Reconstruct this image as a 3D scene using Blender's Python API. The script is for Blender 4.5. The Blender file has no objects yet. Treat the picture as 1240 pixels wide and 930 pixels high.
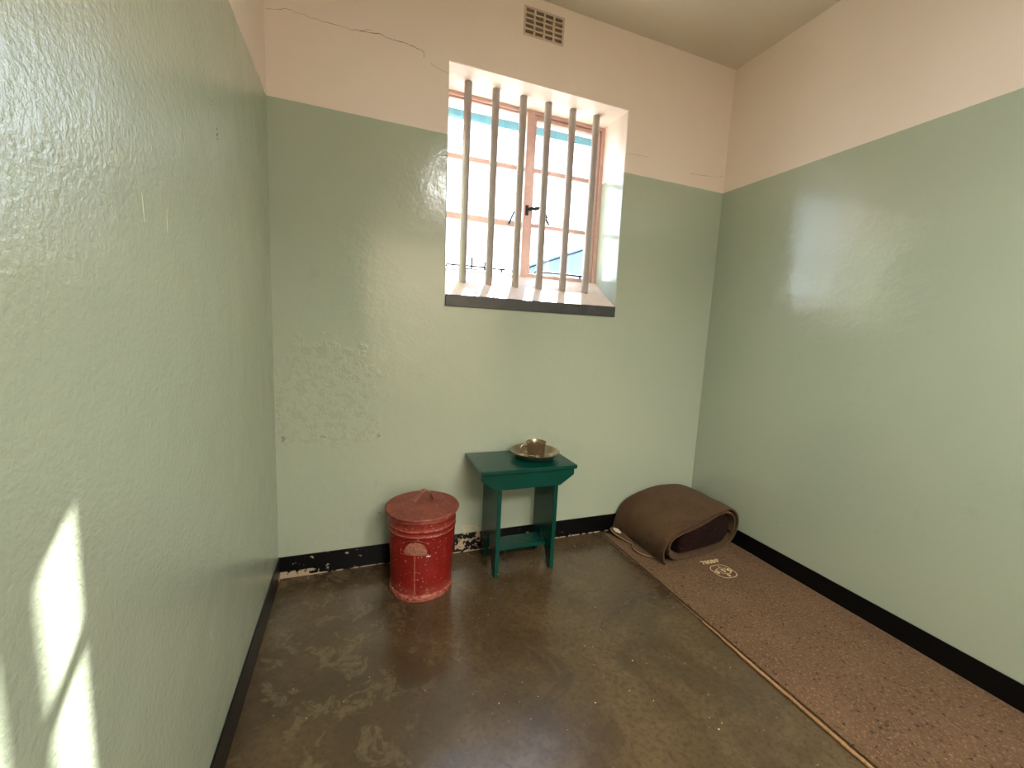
import bpy, bmesh, math, random
from mathutils import Vector, Matrix, noise

random.seed(7)
PI = math.pi
scn = bpy.context.scene
col = scn.collection

# ------------------------------------------------------------------ camera
F_PX = 500.296
CAM = Vector((0.3352, -2.0408, 1.2))
YAW, PITCH, ROLL = 0.3647, -0.1293, 0.0482
f0 = Vector((math.sin(YAW) * math.cos(PITCH), math.cos(YAW) * math.cos(PITCH), math.sin(PITCH)))
r0 = Vector((math.cos(YAW), -math.sin(YAW), 0))
u0 = r0.cross(f0)
rr = math.cos(ROLL) * r0 + math.sin(ROLL) * u0
uu = -math.sin(ROLL) * r0 + math.cos(ROLL) * u0
cd = bpy.data.cameras.new('camera')
cam = bpy.data.objects.new('camera', cd)
col.objects.link(cam)
cam.matrix_world = Matrix(((rr.x, uu.x, -f0.x, CAM.x), (rr.y, uu.y, -f0.y, CAM.y), (rr.z, uu.z, -f0.z, CAM.z), (0, 0, 0, 1)))
cd.sensor_width = 36.0
cd.lens = 36.0 * F_PX / 1240.0
cd.clip_start = 0.02
scn.camera = cam

# ------------------------------------------------------------------ light and exposure
SKY_STRENGTH = 3.3
SUN_STRENGTH = 19.0
EXPOSURE = 1.66
scn.view_settings.view_transform = 'Standard'
scn.view_settings.look = 'None'
scn.view_settings.exposure = EXPOSURE
scn.view_settings.gamma = 1.0
scn.view_settings.use_curve_mapping = False
scn.cycles.use_denoising = True
scn.cycles.max_bounces = 12
scn.cycles.diffuse_bounces = 8
scn.cycles.glossy_bounces = 5
scn.cycles.transparent_max_bounces = 12
scn.cycles.sample_clamp_indirect = 6.0

w = bpy.data.worlds.new('World')
scn.world = w
w.use_nodes = True
nt = w.node_tree
nt.nodes.clear()
wo = nt.nodes.new('ShaderNodeOutputWorld')
bg = nt.nodes.new('ShaderNodeBackground')
tc = nt.nodes.new('ShaderNodeTexCoord')
sp = nt.nodes.new('ShaderNodeSeparateXYZ')
cr = nt.nodes.new('ShaderNodeValToRGB')
cr.color_ramp.elements[0].position = 0.0
cr.color_ramp.elements[0].color = (0.80, 0.89, 1.0, 1)
cr.color_ramp.elements[1].position = 0.8
cr.color_ramp.elements[1].color = (0.50, 0.68, 1.0, 1)
e = cr.color_ramp.elements.new(0.35)
e.color = (0.66, 0.80, 1.0, 1)
nt.links.new(tc.outputs['Generated'], sp.inputs[0])
nt.links.new(sp.outputs['Z'], cr.inputs[0])
nt.links.new(cr.outputs[0], bg.inputs['Color'])
bg.inputs['Strength'].default_value = SKY_STRENGTH
nt.links.new(bg.outputs[0], wo.inputs[0])

SUN_DIR = Vector((0.53, 1.0, 0.81)).normalized()      # towards the sun
sl = bpy.data.lights.new('sun', 'SUN')
sl.energy = SUN_STRENGTH
sl.angle = math.radians(0.6)
sl.color = (1.0, 0.94, 0.84)
so = bpy.data.objects.new('sun', sl)
so.rotation_euler = SUN_DIR.to_track_quat('Z', 'Y').to_euler()
so.location = (6, 10, 9)
col.objects.link(so)

# unseen fill light added in the corridor behind the camera
CORRIDOR_FILL = 54.0
al = bpy.data.lights.new('corridor_fill', 'AREA')
al.shape = 'RECTANGLE'
al.size = 1.8
al.size_y = 0.8
al.energy = CORRIDOR_FILL
al.color = (1.0, 0.92, 0.80)
ao = bpy.data.objects.new('corridor_fill', al)
ao.location = (1.2, -3.9, 2.68)
col.objects.link(ao)

# unseen fill light added under the cell ceiling, behind and above the camera
CELL_FILL = 8.5
cl = bpy.data.lights.new('cell_fill', 'AREA')
cl.shape = 'DISK'
cl.size = 0.50
cl.energy = CELL_FILL
cl.color = (1.0, 0.98, 0.95)
co_ = bpy.data.objects.new('cell_fill', cl)
co_.location = (1.35, -2.35, 2.655)
col.objects.link(co_)

# light guide for the opening of the window (sampling only)
pl = bpy.data.lights.new('window_portal', 'AREA')
pl.shape = 'RECTANGLE'
pl.size = 0.98
pl.size_y = 1.0
pl.cycles.is_portal = True
po = bpy.data.objects.new('window_portal', pl)
po.location = (1.227, 0.42, 1.9)
po.rotation_euler = (-PI / 2, 0, 0)
col.objects.link(po)


# ------------------------------------------------------------------ helpers
def srgb(r, g, b):
    def c(v):
        v /= 255.0
        return v / 12.92 if v <= 0.04045 else ((v + 0.055) / 1.055) ** 2.4
    return (c(r), c(g), c(b), 1.0)


def new_mat(name):
    m = bpy.data.materials.new(name)
    m.use_nodes = True
    n = m.node_tree.nodes
    b = n['Principled BSDF']
    return m, m.node_tree, b


def N(t, typ, **kw):
    n = t.nodes.new(typ)
    for k, v in kw.items():
        if k in n.inputs.keys():
            n.inputs[k].default_value = v
        else:
            setattr(n, k, v)
    return n


def noise_node(t, vec, scale, detail=3.0, rough=0.55, dist=0.0):
    n = N(t, 'ShaderNodeTexNoise')
    n.inputs['Scale'].default_value = scale
    n.inputs['Detail'].default_value = detail
    n.inputs['Roughness'].default_value = rough
    n.inputs['Distortion'].default_value = dist
    t.links.new(vec, n.inputs['Vector'])
    return n.outputs['Fac']


def ramp(t, fac, stops):
    r = N(t, 'ShaderNodeValToRGB')
    el = r.color_ramp.elements
    el[0].position, el[0].color = stops[0]
    el[1].position, el[1].color = stops[-1]
    for p, c in stops[1:-1]:
        x = el.new(p)
        x.color = c
    t.links.new(fac, r.inputs[0])
    return r.outputs[0]


def mix(t, fac, a, b, mode='MIX'):
    m = N(t, 'ShaderNodeMix', data_type='RGBA', blend_type=mode)
    if isinstance(fac, float):
        m.inputs[0].default_value = fac
    else:
        t.links.new(fac, m.inputs[0])
    for i, v in ((6, a), (7, b)):
        if isinstance(v, tuple):
            m.inputs[i].default_value = v
        else:
            t.links.new(v, m.inputs[i])
    return m.outputs[2]


def math_node(t, op, a, b=None, c=None, clamp=False):
    m = N(t, 'ShaderNodeMath', operation=op)
    m.use_clamp = clamp
    for i, v in enumerate((a, b, c)):
        if v is None:
            continue
        if isinstance(v, (int, float)):
            m.inputs[i].default_value = v
        else:
            t.links.new(v, m.inputs[i])
    return m.outputs[0]


def step(t, v, lo, hi):
    """smooth 0 to 1 between lo and hi"""
    m = N(t, 'ShaderNodeMapRange', interpolation_type='SMOOTHSTEP')
    t.links.new(v, m.inputs[0])
    m.inputs[1].default_value = lo
    m.inputs[2].default_value = hi
    return m.outputs[0]


def world_pos(t):
    g = N(t, 'ShaderNodeNewGeometry')
    s = N(t, 'ShaderNodeSeparateXYZ')
    t.links.new(g.outputs['Position'], s.inputs[0])
    return g.outputs['Position'], s.outputs[0], s.outputs[1], s.outputs[2]


def bump(t, b, h, strength=0.3, dist=0.002, prev=None):
    n = N(t, 'ShaderNodeBump')
    n.inputs['Strength'].default_value = strength
    n.inputs['Distance'].default_value = dist
    t.links.new(h, n.inputs['Height'])
    if prev is not None:
        t.links.new(prev, n.inputs['Normal'])
    t.links.new(n.outputs[0], b.inputs['Normal'])
    return n.outputs[0]


def simple(name, color, rough=0.5, metal=0.0, spec=0.5, vary=0.12, vscale=25.0, bstr=0.15, bscale=120.0, bdist=0.001):
    m, t, b = new_mat(name)
    pos = N(t, 'ShaderNodeTexCoord').outputs['Object']
    f = noise_node(t, pos, vscale, 4.0)
    dark = tuple(c * (1 - vary) for c in color[:3]) + (1,)
    lite = tuple(min(1, c * (1 + vary)) for c in color[:3]) + (1,)
    t.links.new(ramp(t, f, [(0.3, dark), (0.7, lite)]), b.inputs['Base Color'])
    b.inputs['Roughness'].default_value = rough
    b.inputs['Metallic'].default_value = metal
    b.inputs['Specular IOR Level'].default_value = spec
    if bstr:
        bump(t, b, noise_node(t, pos, bscale, 3.0), bstr, bdist)
    return m


def link(name, me, mat, parent=None):
    o = bpy.data.objects.new(name, me)
    col.objects.link(o)
    if mat:
        me.materials.append(mat)
    if parent:
        o.parent = parent
    return o


def obj(name, bm, mat, parent=None, smooth=False, sharp=None):
    bmesh.ops.recalc_face_normals(bm, faces=bm.faces)
    me = bpy.data.meshes.new(name)
    bm.to_mesh(me)
    bm.free()
    if smooth:
        me.polygons.foreach_set('use_smooth', [True] * len(me.polygons))
        if sharp:
            me.set_sharp_from_angle(angle=math.radians(sharp))
    return link(name, me, mat, parent)


def tag(o, label=None, cat=None, group=None, kind=None):
    if label:
        o['label'] = label
    if cat:
        o['category'] = cat
    if group:
        o['group'] = group
    if kind:
        o['kind'] = kind
    return o


def empty(name, loc):
    o = bpy.data.objects.new(name, None)
    o.empty_display_size = 0.05
    o.location = loc
    col.objects.link(o)
    return o


def box(bm, x0, x1, y0, y1, z0, z1, bev=0.0, seg=2):
    r = bmesh.ops.create_cube(bm, size=1.0)
    vs = r['verts']
    for v in vs:
        v.co = Vector(((x0 + x1) / 2 + v.co.x * (x1 - x0), (y0 + y1) / 2 + v.co.y * (y1 - y0), (z0 + z1) / 2 + v.co.z * (z1 - z0)))
    if bev > 0:
        es = list({e for v in vs for e in v.link_edges})
        bmesh.ops.bevel(bm, geom=es, offset=bev, segments=seg, affect='EDGES', profile=0.5)


def prism(bm, pts, axis, a, b, bev=0.0):
    """polygon pts (2D) extruded along axis from a to b. axis 0: pts=(y,z); 1: (x,z); 2: (x,y)"""
    def P(p, t):
        return {0: Vector((t, p[0], p[1])), 1: Vector((p[0], t, p[1])), 2: Vector((p[0], p[1], t))}[axis]
    A = [bm.verts.new(P(p, a)) for p in pts]
    B = [bm.verts.new(P(p, b)) for p in pts]
    n = len(pts)
    fs = [bm.faces.new(A), bm.faces.new(B[::-1])]
    for i in range(n):
        fs.append(bm.faces.new((A[i], A[(i + 1) % n], B[(i + 1) % n], B[i])))
    bmesh.ops.recalc_face_normals(bm, faces=fs)
    if bev > 0:
        es = list({e for v in A + B for e in v.link_edges})
        bmesh.ops.bevel(bm, geom=es, offset=bev, segments=2, affect='EDGES', profile=0.5)


def tube(bm, pts, r, n=12, closed=False, flat=None):
    """a round (or flattened) rod along pts"""
    pts = [Vector(p) for p in pts]
    rings = []
    m = len(pts)
    up = None
    for i, p in enumerate(pts):
        if closed:
            d = pts[(i + 1) % m] - pts[i - 1]
        else:
            d = pts[min(i + 1, m - 1)] - pts[max(i - 1, 0)]
        d.normalize()
        if up is None:
            up = Vector((0, 0, 1)) if abs(d.z) < 0.9 else Vector((1, 0, 0))
        s = d.cross(up).normalized()
        up = s.cross(d).normalized()
        rad = r[i] if isinstance(r, (list, tuple)) else r
        fa, fb = flat if flat else (1, 1)
        rings.append([bm.verts.new(p + (s * math.cos(a) * fa + up * math.sin(a) * fb) * rad) for a in [2 * PI * k / n for k in range(n)]])
    cnt = m if closed else m - 1
    for i in range(cnt):
        A, B = rings[i], rings[(i + 1) % m]
        for k in range(n):
            bm.faces.new((A[k], A[(k + 1) % n], B[(k + 1) % n], B[k]))
    if not closed:
        bm.faces.new(rings[0][::-1])
        bm.faces.new(rings[-1])


def lathe(bm, prof, n=64, cx=0.0, cy=0.0, wob=None):
    rings = []
    for (r, z) in prof:
        if r < 1e-5:
            rings.append([bm.verts.new((cx, cy, z))])
        else:
            ring = []
            for k in range(n):
                a = 2 * PI * k / n
                q = r + (wob(a, z) if wob else 0.0)
                ring.append(bm.verts.new((cx + q * math.cos(a), cy + q * math.sin(a), z)))
            rings.append(ring)
    for A, B in zip(rings, rings[1:]):
        for k in range(n):
            k2 = (k + 1) % n
            if len(A) == 1 and len(B) == 1:
                continue
            if len(A) == 1:
                bm.faces.new((A[0], B[k2], B[k]))
            elif len(B) == 1:
                bm.faces.new((A[k], A[k2], B[0]))
            else:
                bm.faces.new((A[k], A[k2], B[k2], B[k]))


def catmull(P, per=6):
    P = [Vector(p) for p in P]
    out = []
    for i in range(len(P) - 1):
        a = P[max(i - 1, 0)]
        b, c = P[i], P[i + 1]
        d = P[min(i + 2, len(P) - 1)]
        for k in range(per):
            t = k / per
            out.append(0.5 * ((2 * b) + (c - a) * t + (2 * a - 5 * b + 4 * c - d) * t * t + (3 * b - a - 3 * c + d) * t ** 3))
    out.append(P[-1])
    return out


# ------------------------------------------------------------------ dimensions
W = 2.4283            # width of the cell
HD = 2.0868           # height of the green dado
HC = 2.7774           # ceiling
HB = 0.1058           # black skirting
YF = -2.78            # front wall
WT = 0.40             # thickness of the back wall
OX0B, OX0T, OX1B, OX1T = 0.744, 0.736, 1.719, 1.709   # window opening, bottom and top
OZ0, OZ1 = 1.36, 2.40
RY = 0.225            # depth of the reveal to the frame


# ------------------------------------------------------------------ wall paint
GREEN = srgb(171, 181, 163)
CREAM = srgb(235, 220, 209)


def wall_mat(name, kind):
    m, t, b = new_mat(name)
    pos, px, py, pz = world_pos(t)
    zz = math_node(t, 'ADD', pz, math_node(t, 'MULTIPLY', math_node(t, 'SUBTRACT', noise_node(t, pos, 14.0), 0.5), 0.004))
    up = math_node(t, 'GREATER_THAN', zz, HD)
    big = noise_node(t, pos, 1.6, 3.0)
    fine = noise_node(t, pos, 9.0, 5.0)
    g = mix(t, step(t, big, 0.35, 0.65), GREEN, tuple(c * k for c, k in zip(GREEN[:3], (0.965, 0.985, 0.99))) + (1,))
    g = mix(t, step(t, fine, 0.62, 0.75), g, tuple(c * 0.94 for c in GREEN[:3]) + (1,))
    c = mix(t, step(t, big, 0.35, 0.65), CREAM, tuple(c * k for c, k in zip(CREAM[:3], (0.97, 0.965, 0.95))) + (1,))
    micro = noise_node(t, pos, 160.0, 2.0, 0.5)
    orange = noise_node(t, pos, 55.0, 3.0, 0.55)
    wave = noise_node(t, pos, 7.0, 3.0, 0.5)
    rough_g = 0.16
    hgt = math_node(t, 'ADD', math_node(t, 'MULTIPLY', orange, 0.55), math_node(t, 'MULTIPLY', micro, 0.14))
    hgt = math_node(t, 'ADD', hgt, math_node(t, 'MULTIPLY', wave, 2.6))
    rough = None
    if kind == 'back':
        # the worn, flaked patch low on the left of the wall
        wx = math_node(t, 'SUBTRACT', px, 0.20)
        wz = math_node(t, 'SUBTRACT', pz, 0.86)
        d2 = math_node(t, 'SQRT', math_node(t, 'ADD', math_node(t, 'POWER', math_node(t, 'MULTIPLY', wx, 3.3), 2.0), math_node(t, 'POWER', math_node(t, 'MULTIPLY', wz, 3.0), 2.0)))
        d2 = math_node(t, 'ADD', d2, math_node(t, 'MULTIPLY', math_node(t, 'SUBTRACT', noise_node(t, pos, 9.0, 5.0, 0.6), 0.5), 1.5))
        patch = math_node(t, 'SUBTRACT', 1.0, step(t, d2, 0.70, 0.82))
        flake = step(t, noise_node(t, pos, 24.0, 5.0, 0.65), 0.50, 0.54)
        pm = math_node(t, 'MULTIPLY', patch, flake)
        g = mix(t, math_node(t, 'MULTIPLY', pm, 0.25), g, srgb(150, 152, 122))
        stain = step(t, noise_node(t, pos, 13.0, 4.0, 0.6), 0.66, 0.70)
        low = math_node(t, 'MULTIPLY', math_node(t, 'LESS_THAN', pz, 0.95), math_node(t, 'LESS_THAN', px, 0.5))
        g = mix(t, math_node(t, 'MULTIPLY', math_node(t, 'MULTIPLY', stain, low), 0.65), g, srgb(128, 126, 88))
        hgt = math_node(t, 'ADD', hgt, math_node(t, 'MULTIPLY', pm, -0.5))
        hgt = math_node(t, 'ADD', hgt, math_node(t, 'MULTIPLY', math_node(t, 'MULTIPLY', patch, noise_node(t, pos, 30.0, 4.0)), 1.6))
        # bare plaster along the top of the skirting between the bin and the stool
        bx = math_node(t, 'ABSOLUTE', math_node(t, 'SUBTRACT', px, 0.92))
        bare = math_node(t, 'MULTIPLY', math_node(t, 'LESS_THAN', bx, 0.05), math_node(t, 'LESS_THAN', pz, 0.150))
        bare = math_node(t, 'MULTIPLY', bare, step(t, noise_node(t, pos, 45.0, 4.0), 0.46, 0.50))
        g = mix(t, math_node(t, 'MULTIPLY', bare, 0.7), g, srgb(200, 186, 158))
    if kind == 'left':
        hgt = math_node(t, 'ADD', hgt, math_node(t, 'MULTIPLY', noise_node(t, pos, 95.0, 3.0, 0.6), 1.1))
    colr = mix(t, up, g, c)
    t.links.new(colr, b.inputs['Base Color'])
    rg = math_node(t, 'ADD', rough_g, math_node(t, 'MULTIPLY', up, 0.30))
    rg = math_node(t, 'ADD', rg, math_node(t, 'MULTIPLY', math_node(t, 'SUBTRACT', fine, 0.5), 0.10))
    t.links.new(rg, b.inputs['Roughness'])
    b.inputs['Specular IOR Level'].default_value = 0.85
    bump(t, b, hgt, 0.6, 0.0021 if kind == 'left' else 0.0019)
    return m


M_BACK = wall_mat('paint_back_wall', 'back')
M_LEFT = wall_mat('paint_left_wall', 'left')
M_RIGHT = wall_mat('paint_right_wall', 'right')
M_CEIL = simple('ceiling_paint', srgb(218, 207, 192), 0.6, vary=0.03, vscale=2.5, bstr=0.25, bscale=60.0)
M_CREAM = simple('sill_paint', srgb(214, 196, 180), 0.42, vary=0.07, vscale=20.0, bstr=0.4, bscale=45.0, bdist=0.003)
M_FRAME = simple('window_frame_paint', srgb(200, 168, 158), 0.4, vary=0.08, vscale=30.0, bstr=0.2)
M_BAR = simple('bar_paint', srgb(160, 150, 144), 0.35, vary=0.06, vscale=18.0, bstr=0.25, bscale=60.0)
M_SILLBLACK_FLARE = simple('sill_edge_paint_flare', srgb(66, 66, 70), 0.3, vary=0.2, vscale=20.0)  # black edge paint lifted to grey, window flare put into its colour
M_CRACK = simple('crack_dark', srgb(96, 84, 70), 0.9, bstr=0)
M_HARD = simple('dark_iron', srgb(40, 38, 40), 0.45, metal=0.6)
M_HOLE = simple('vent_recess_dark', srgb(78, 74, 84), 0.9)


def skirting_mat():
    m, t, b = new_mat('skirting_black')
    pos, px, py, pz = world_pos(t)
    chipn = noise_node(t, pos, 34.0, 5.0, 0.6)
    a = math_node(t, 'MULTIPLY', math_node(t, 'LESS_THAN', px, 0.17), math_node(t, 'LESS_THAN', pz, 0.034))
    a = math_node(t, 'MULTIPLY', a, math_node(t, 'GREATER_THAN', py, -0.05))
    a = math_node(t, 'MULTIPLY', a, step(t, chipn, 0.44, 0.47))
    c = math_node(t, 'MULTIPLY', math_node(t, 'LESS_THAN', math_node(t, 'ABSOLUTE', math_node(t, 'SUBTRACT', px, 0.90)), 0.07), step(t, chipn, 0.50, 0.53))
    e2 = math_node(t, 'MULTIPLY', math_node(t, 'LESS_THAN', px, 1.6), step(t, noise_node(t, pos, 40.0, 4.0, 0.6), 0.655, 0.67))
    e2 = math_node(t, 'MULTIPLY', e2, math_node(t, 'GREATER_THAN', py, -0.05))
    line = math_node(t, 'MULTIPLY', math_node(t, 'LESS_THAN', pz, 0.007), step(t, noise_node(t, pos, 22.0, 3.0), 0.42, 0.5))
    line = math_node(t, 'MULTIPLY', line, math_node(t, 'GREATER_THAN', py, -0.05))
    msk = math_node(t, 'MAXIMUM', math_node(t, 'MAXIMUM', a, c), math_node(t, 'MAXIMUM', e2, line))
    t.links.new(mix(t, msk, srgb(9, 10, 12), srgb(176, 158, 134)), b.inputs['Base Color'])
    t.links.new(math_node(t, 'ADD', 0.30, math_node(t, 'MULTIPLY', msk, 0.5)), b.inputs['Roughness'])
    b.inputs['Specular IOR Level'].default_value = 0.22
    bump(t, b, math_node(t, 'ADD', noise_node(t, pos, 40.0), math_node(t, 'MULTIPLY', msk, -1.0)), 0.4, 0.0015)
    return m


M_SKIRT = skirting_mat()


def floor_mat():
    m, t, b = new_mat('polished_concrete')
    pos, px, py, pz = world_pos(t)
    n1 = noise_node(t, pos, 2.1, 6.0, 0.62, 0.6)
    n2 = noise_node(t, pos, 9.0, 6.0, 0.65, 1.2)
    n3 = noise_node(t, pos, 55.0, 6.0, 0.7)
    base = ramp(t, n1, [(0.30, srgb(58, 45, 31)), (0.50, srgb(79, 64, 44)), (0.70, srgb(97, 80, 56))])
    pat = step(t, noise_node(t, pos, 11.0, 8.0, 0.72, 0.8), 0.53, 0.58)
    left = math_node(t, 'SUBTRACT', 1.0, step(t, px, 0.25, 0.75))
    base = mix(t, math_node(t, 'MULTIPLY', pat, math_node(t, 'ADD', 0.12, math_node(t, 'MULTIPLY', left, 0.38))), base, srgb(114, 100, 73))
    dk = step(t, noise_node(t, pos, 4.2, 5.0, 0.6, 1.0), 0.57, 0.66)
    base = mix(t, math_node(t, 'MULTIPLY', dk, 0.5), base, srgb(62, 50, 36))
    base = mix(t, math_node(t, 'MULTIPLY', step(t, n3, 0.45, 0.65), 0.45), base, srgb(58, 42, 28))
    speck = step(t, noise_node(t, pos, 75.0, 1.0), 0.775, 0.79)
    base = mix(t, speck, base, srgb(186, 170, 140))
    t.links.new(base, b.inputs['Base Color'])
    t.links.new(math_node(t, 'ADD', 0.16, math_node(t, 'MULTIPLY', n2, 0.16)), b.inputs['Roughness'])
    b.inputs['Specular IOR Level'].default_value = 0.75
    h = math_node(t, 'ADD', math_node(t, 'MULTIPLY', noise_node(t, pos, 5.0, 3.0), 2.0), math_node(t, 'MULTIPLY', n3, 0.35))
    bump(t, b, h, 0.5, 0.002)
    return m


# ------------------------------------------------------------------ the room shell
bm = bmesh.new()
box(bm, -0.3, W + 0.3, -5.0, WT, -0.12, 0.0)
tag(obj('floor', bm, floor_mat()), kind='structure')

bm = bmesh.new()
box(bm, -0.3, W + 0.3, -5.0, WT, HC, HC + 0.15)
tag(obj('ceiling', bm, M_CEIL), kind='structure')


def wall_grid(xs, zs, hole, y0, y1, fix=None):
    """a wall slab on a grid with cells left open"""
    bm = bmesh.new()
    cache = {}

    def V(i, j, y):
        k = (i, j, y)
        if k not in cache:
            co = Vector((xs[i], y, zs[j]))
            if fix:
                co = fix(co)
            cache[k] = bm.verts.new(co)
        return cache[k]
    solid = lambda i, j: 0 <= i < len(xs) - 1 and 0 <= j < len(zs) - 1 and not hole(i, j)
    for i in range(len(xs) - 1):
        for j in range(len(zs) - 1):
            if not solid(i, j):
                continue
            bm.faces.new((V(i, j, y0), V(i + 1, j, y0), V(i + 1, j + 1, y0), V(i, j + 1, y0)))
            bm.faces.new((V(i, j, y1), V(i, j + 1, y1), V(i + 1, j + 1, y1), V(i + 1, j, y1)))
            if not solid(i - 1, j):
                bm.faces.new((V(i, j, y0), V(i, j + 1, y0), V(i, j + 1, y1), V(i, j, y1)))
            if not solid(i + 1, j):
                bm.faces.new((V(i + 1, j, y0), V(i + 1, j, y1), V(i + 1, j + 1, y1), V(i + 1, j + 1, y0)))
            if not solid(i, j - 1):
                bm.faces.new((V(i, j, y0), V(i, j, y1), V(i + 1, j, y1), V(i + 1, j, y0)))
            if not solid(i, j + 1):
                bm.faces.new((V(i, j + 1, y0), V(i + 1, j + 1, y0), V(i + 1, j + 1, y1), V(i, j + 1, y1)))
    return bm


VX0, VX1, VZ0, VZ1 = 1.091, 1.294, 2.611, 2.727
xs = [-0.3, 0.74, VX0, VX1, 1.714, W + 0.3]
zs = [-0.12, OZ0, OZ1, VZ0, VZ1, HC + 0.15]


def fixwin(co):
    if abs(co.x - 0.74) < 1e-4:
        if abs(co.z - OZ0) < 1e-4: co.x = OX0B
        if abs(co.z - OZ1) < 1e-4: co.x = OX0T
    if abs(co.x - 1.714) < 1e-4:
        if abs(co.z - OZ0) < 1e-4: co.x = OX1B
        if abs(co.z - OZ1) < 1e-4: co.x = OX1T
    return co


bm = wall_grid(xs, zs, lambda i, j: (j == 1 and i in (1, 2, 3)) or (j == 3 and i == 2), 0.0, WT, fixwin)
rim = [e_ for e_ in bm.edges if all(abs(v.co.y) < 1e-5 and OX0T - .01 < v.co.x < OX1B + .01 and OZ0 - .01 < v.co.z < OZ1 + .01 for v in e_.verts)
       and len(e_.link_faces) == 2 and abs(e_.link_faces[0].normal.dot(e_.link_faces[1].normal)) < 0.5]
bmesh.ops.bevel(bm, geom=rim, offset=0.006, segments=3, affect='EDGES', profile=0.5)
wall_back = tag(obj('wall_back', bm, M_BACK), kind='structure')

bm = bmesh.new()
box(bm, -0.3, 0.0, -5.0, 0.0, -0.12, HC + 0.15)
wall_left = tag(obj('wall_left', bm, M_LEFT), kind='structure')
bm = bmesh.new()
box(bm, W, W + 0.3, -5.0, 0.0, -0.12, HC + 0.15)
wall_right = tag(obj('wall_right', bm, M_RIGHT), kind='structure')
bm = wall_grid([0.0, 0.5, 1.95, W], [0.0, 2.35, HC], lambda i, j: i == 1 and j == 0, YF - 0.2, YF)
tag(obj('wall_front', bm, M_RIGHT), kind='structure')
bm = bmesh.new()
box(bm, -0.3, W + 0.3, -5.2, -5.0, -0.12, HC + 0.15)
tag(obj('wall_corridor', bm, M_CEIL), kind='structure')

# fillet of plaster in the corner between back and right walls is sharp; skirtings
SK = 0.006
for nm, b6 in (('baseboard_back', (0.0, W, -SK, 0.0)), ('baseboard_left', (0.0, SK, YF, -SK)), ('baseboard_right', (W - SK, W, YF, -SK))):
    bm = bmesh.new()
    box(bm, b6[0], b6[1], b6[2], b6[3], 0.0, HB, 0.0015)
    tag(obj(nm, bm, M_SKIRT), kind='structure')


# ------------------------------------------------------------------ sill
bm = bmesh.new()
prism(bm, [(0.0, 1.3585), (RY + 0.03, 1.3585 + (RY + 0.03) * 0.668), (RY + 0.03, 1.34), (0.0, 1.34)], 0, OX0B, OX1B)
sill = tag(obj('trim_1', bm, M_CREAM), kind='structure')
bm = bmesh.new()
box(bm, OX0B - 0.001, OX1B - 0.001, -0.010, 0.004, 1.3025, 1.3600, 0.003)
obj('sill_edge', bm, M_SILLBLACK_FLARE, sill)
bm = bmesh.new()
prism(bm, [(RY + 0.03, 1.515), (WT + 0.05, 1.44), (WT + 0.05, 1.34), (RY + 0.03, 1.34)], 0, OX0B, OX1B)
tag(obj('trim_2', bm, M_CREAM), kind='structure')


# ------------------------------------------------------------------ cracks, holes and scratches
def ribbon(name, parent, pts, wd, axis, off, mat, jit=0.0):
    """a thin split in the plaster: pts 2D on the wall plane"""
    fine = []
    rnd = random.Random(len(pts))
    for a, b in zip(pts, pts[1:]):
        for k in range(4):
            t = k / 4
            fine.append((a[0] + (b[0] - a[0]) * t + rnd.uniform(-jit, jit), a[1] + (b[1] - a[1]) * t + rnd.uniform(-jit, jit)))
    fine.append(pts[-1])
    P = []
    for p in fine:
        P.append(Vector((p[0], off, p[1])) if axis == 1 else Vector((off, p[0], p[1])))
    r = [wd * (0.35 + 0.65 * rnd.random()) for _ in P]
    bm = bmesh.new()
    tube(bm, P, r, 5)
    return obj(name, bm, mat, parent)


ribbon('crack', wall_back, [(0.007, 2.398), (0.073, 2.423), (0.123, 2.42), (0.208, 2.413), (0.302, 2.415), (0.353, 2.416), (0.380, 2.428), (0.400, 2.435)], 0.0008, 1, 0.0, M_CRACK, 0.003)
ribbon('crack', wall_back, [(0.353, 2.416), (0.43, 2.430), (0.467, 2.421), (0.505, 2.419), (0.547, 2.42), (0.582, 2.413), (0.615, 2.408), (0.623, 2.383)], 0.0014, 1, 0.0, M_CRACK, 0.003)
ribbon('crack', wall_back, [(0.65, 2.366), (0.70, 2.352), (0.73, 2.347)], 0.0007, 1, 0.0, M_CRACK, 0.002)
ribbon('crack', wall_back, [(1.730, 2.187), (1.80, 2.190), (1.861, 2.193)], 0.0006, 1, 0.0, M_CRACK, 0.002)
ribbon('crack', wall_back, [(2.16, 2.152), (2.204, 2.160), (2.29, 2.165), (2.367, 2.168), (2.411, 2.185)], 0.0008, 1, 0.0, M_CRACK, 0.002)
ribbon('crack', wall_back, [(0.012, 2.184), (0.075, 2.155), (0.150, 2.135), (0.211, 2.085)], 0.0012, 0, 1.7145, M_CRACK, 0.001)
M_SCR = simple('scratch_pale', srgb(214, 216, 190), 0.6, bstr=0)
for pts in ([(-1.043, 1.352), (-1.040, 1.396)], [(-1.138, 1.40), (-1.134, 1.352)], [(-1.217, 1.43), (-1.214, 1.415)], [(-0.92, 0.43), (-0.918, 0.405)]):
    ribbon('scratch', wall_left, pts, 0.0007, 0, 0.0, M_SCR)
for (y, z, r) in ((-0.694, 1.679, 0.0022), (-0.690, 1.668, 0.0026), (-0.697, 1.662, 0.002), (-0.692, 1.655, 0.0022), (-0.73, 1.73, 0.0018), (-0.727, 1.722, 0.0014), (-0.55, 1.55, 0.0016)):
    bm = bmesh.new()
    tube(bm, [(-0.002, y, z), (0.0006, y, z)], r, 9)
    obj('nail_hole', bm, M_CRACK, wall_left)
for (y, z, s) in ((-0.60, 0.255, 0.006), (-1.77, 0.30, 0.004)):
    ribbon('scratch', wall_right, [(y, z), (y - s, z - 0.004), (y - s * 1.6, z - 0.001)], 0.0012, 0, W, M_CRACK)


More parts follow.
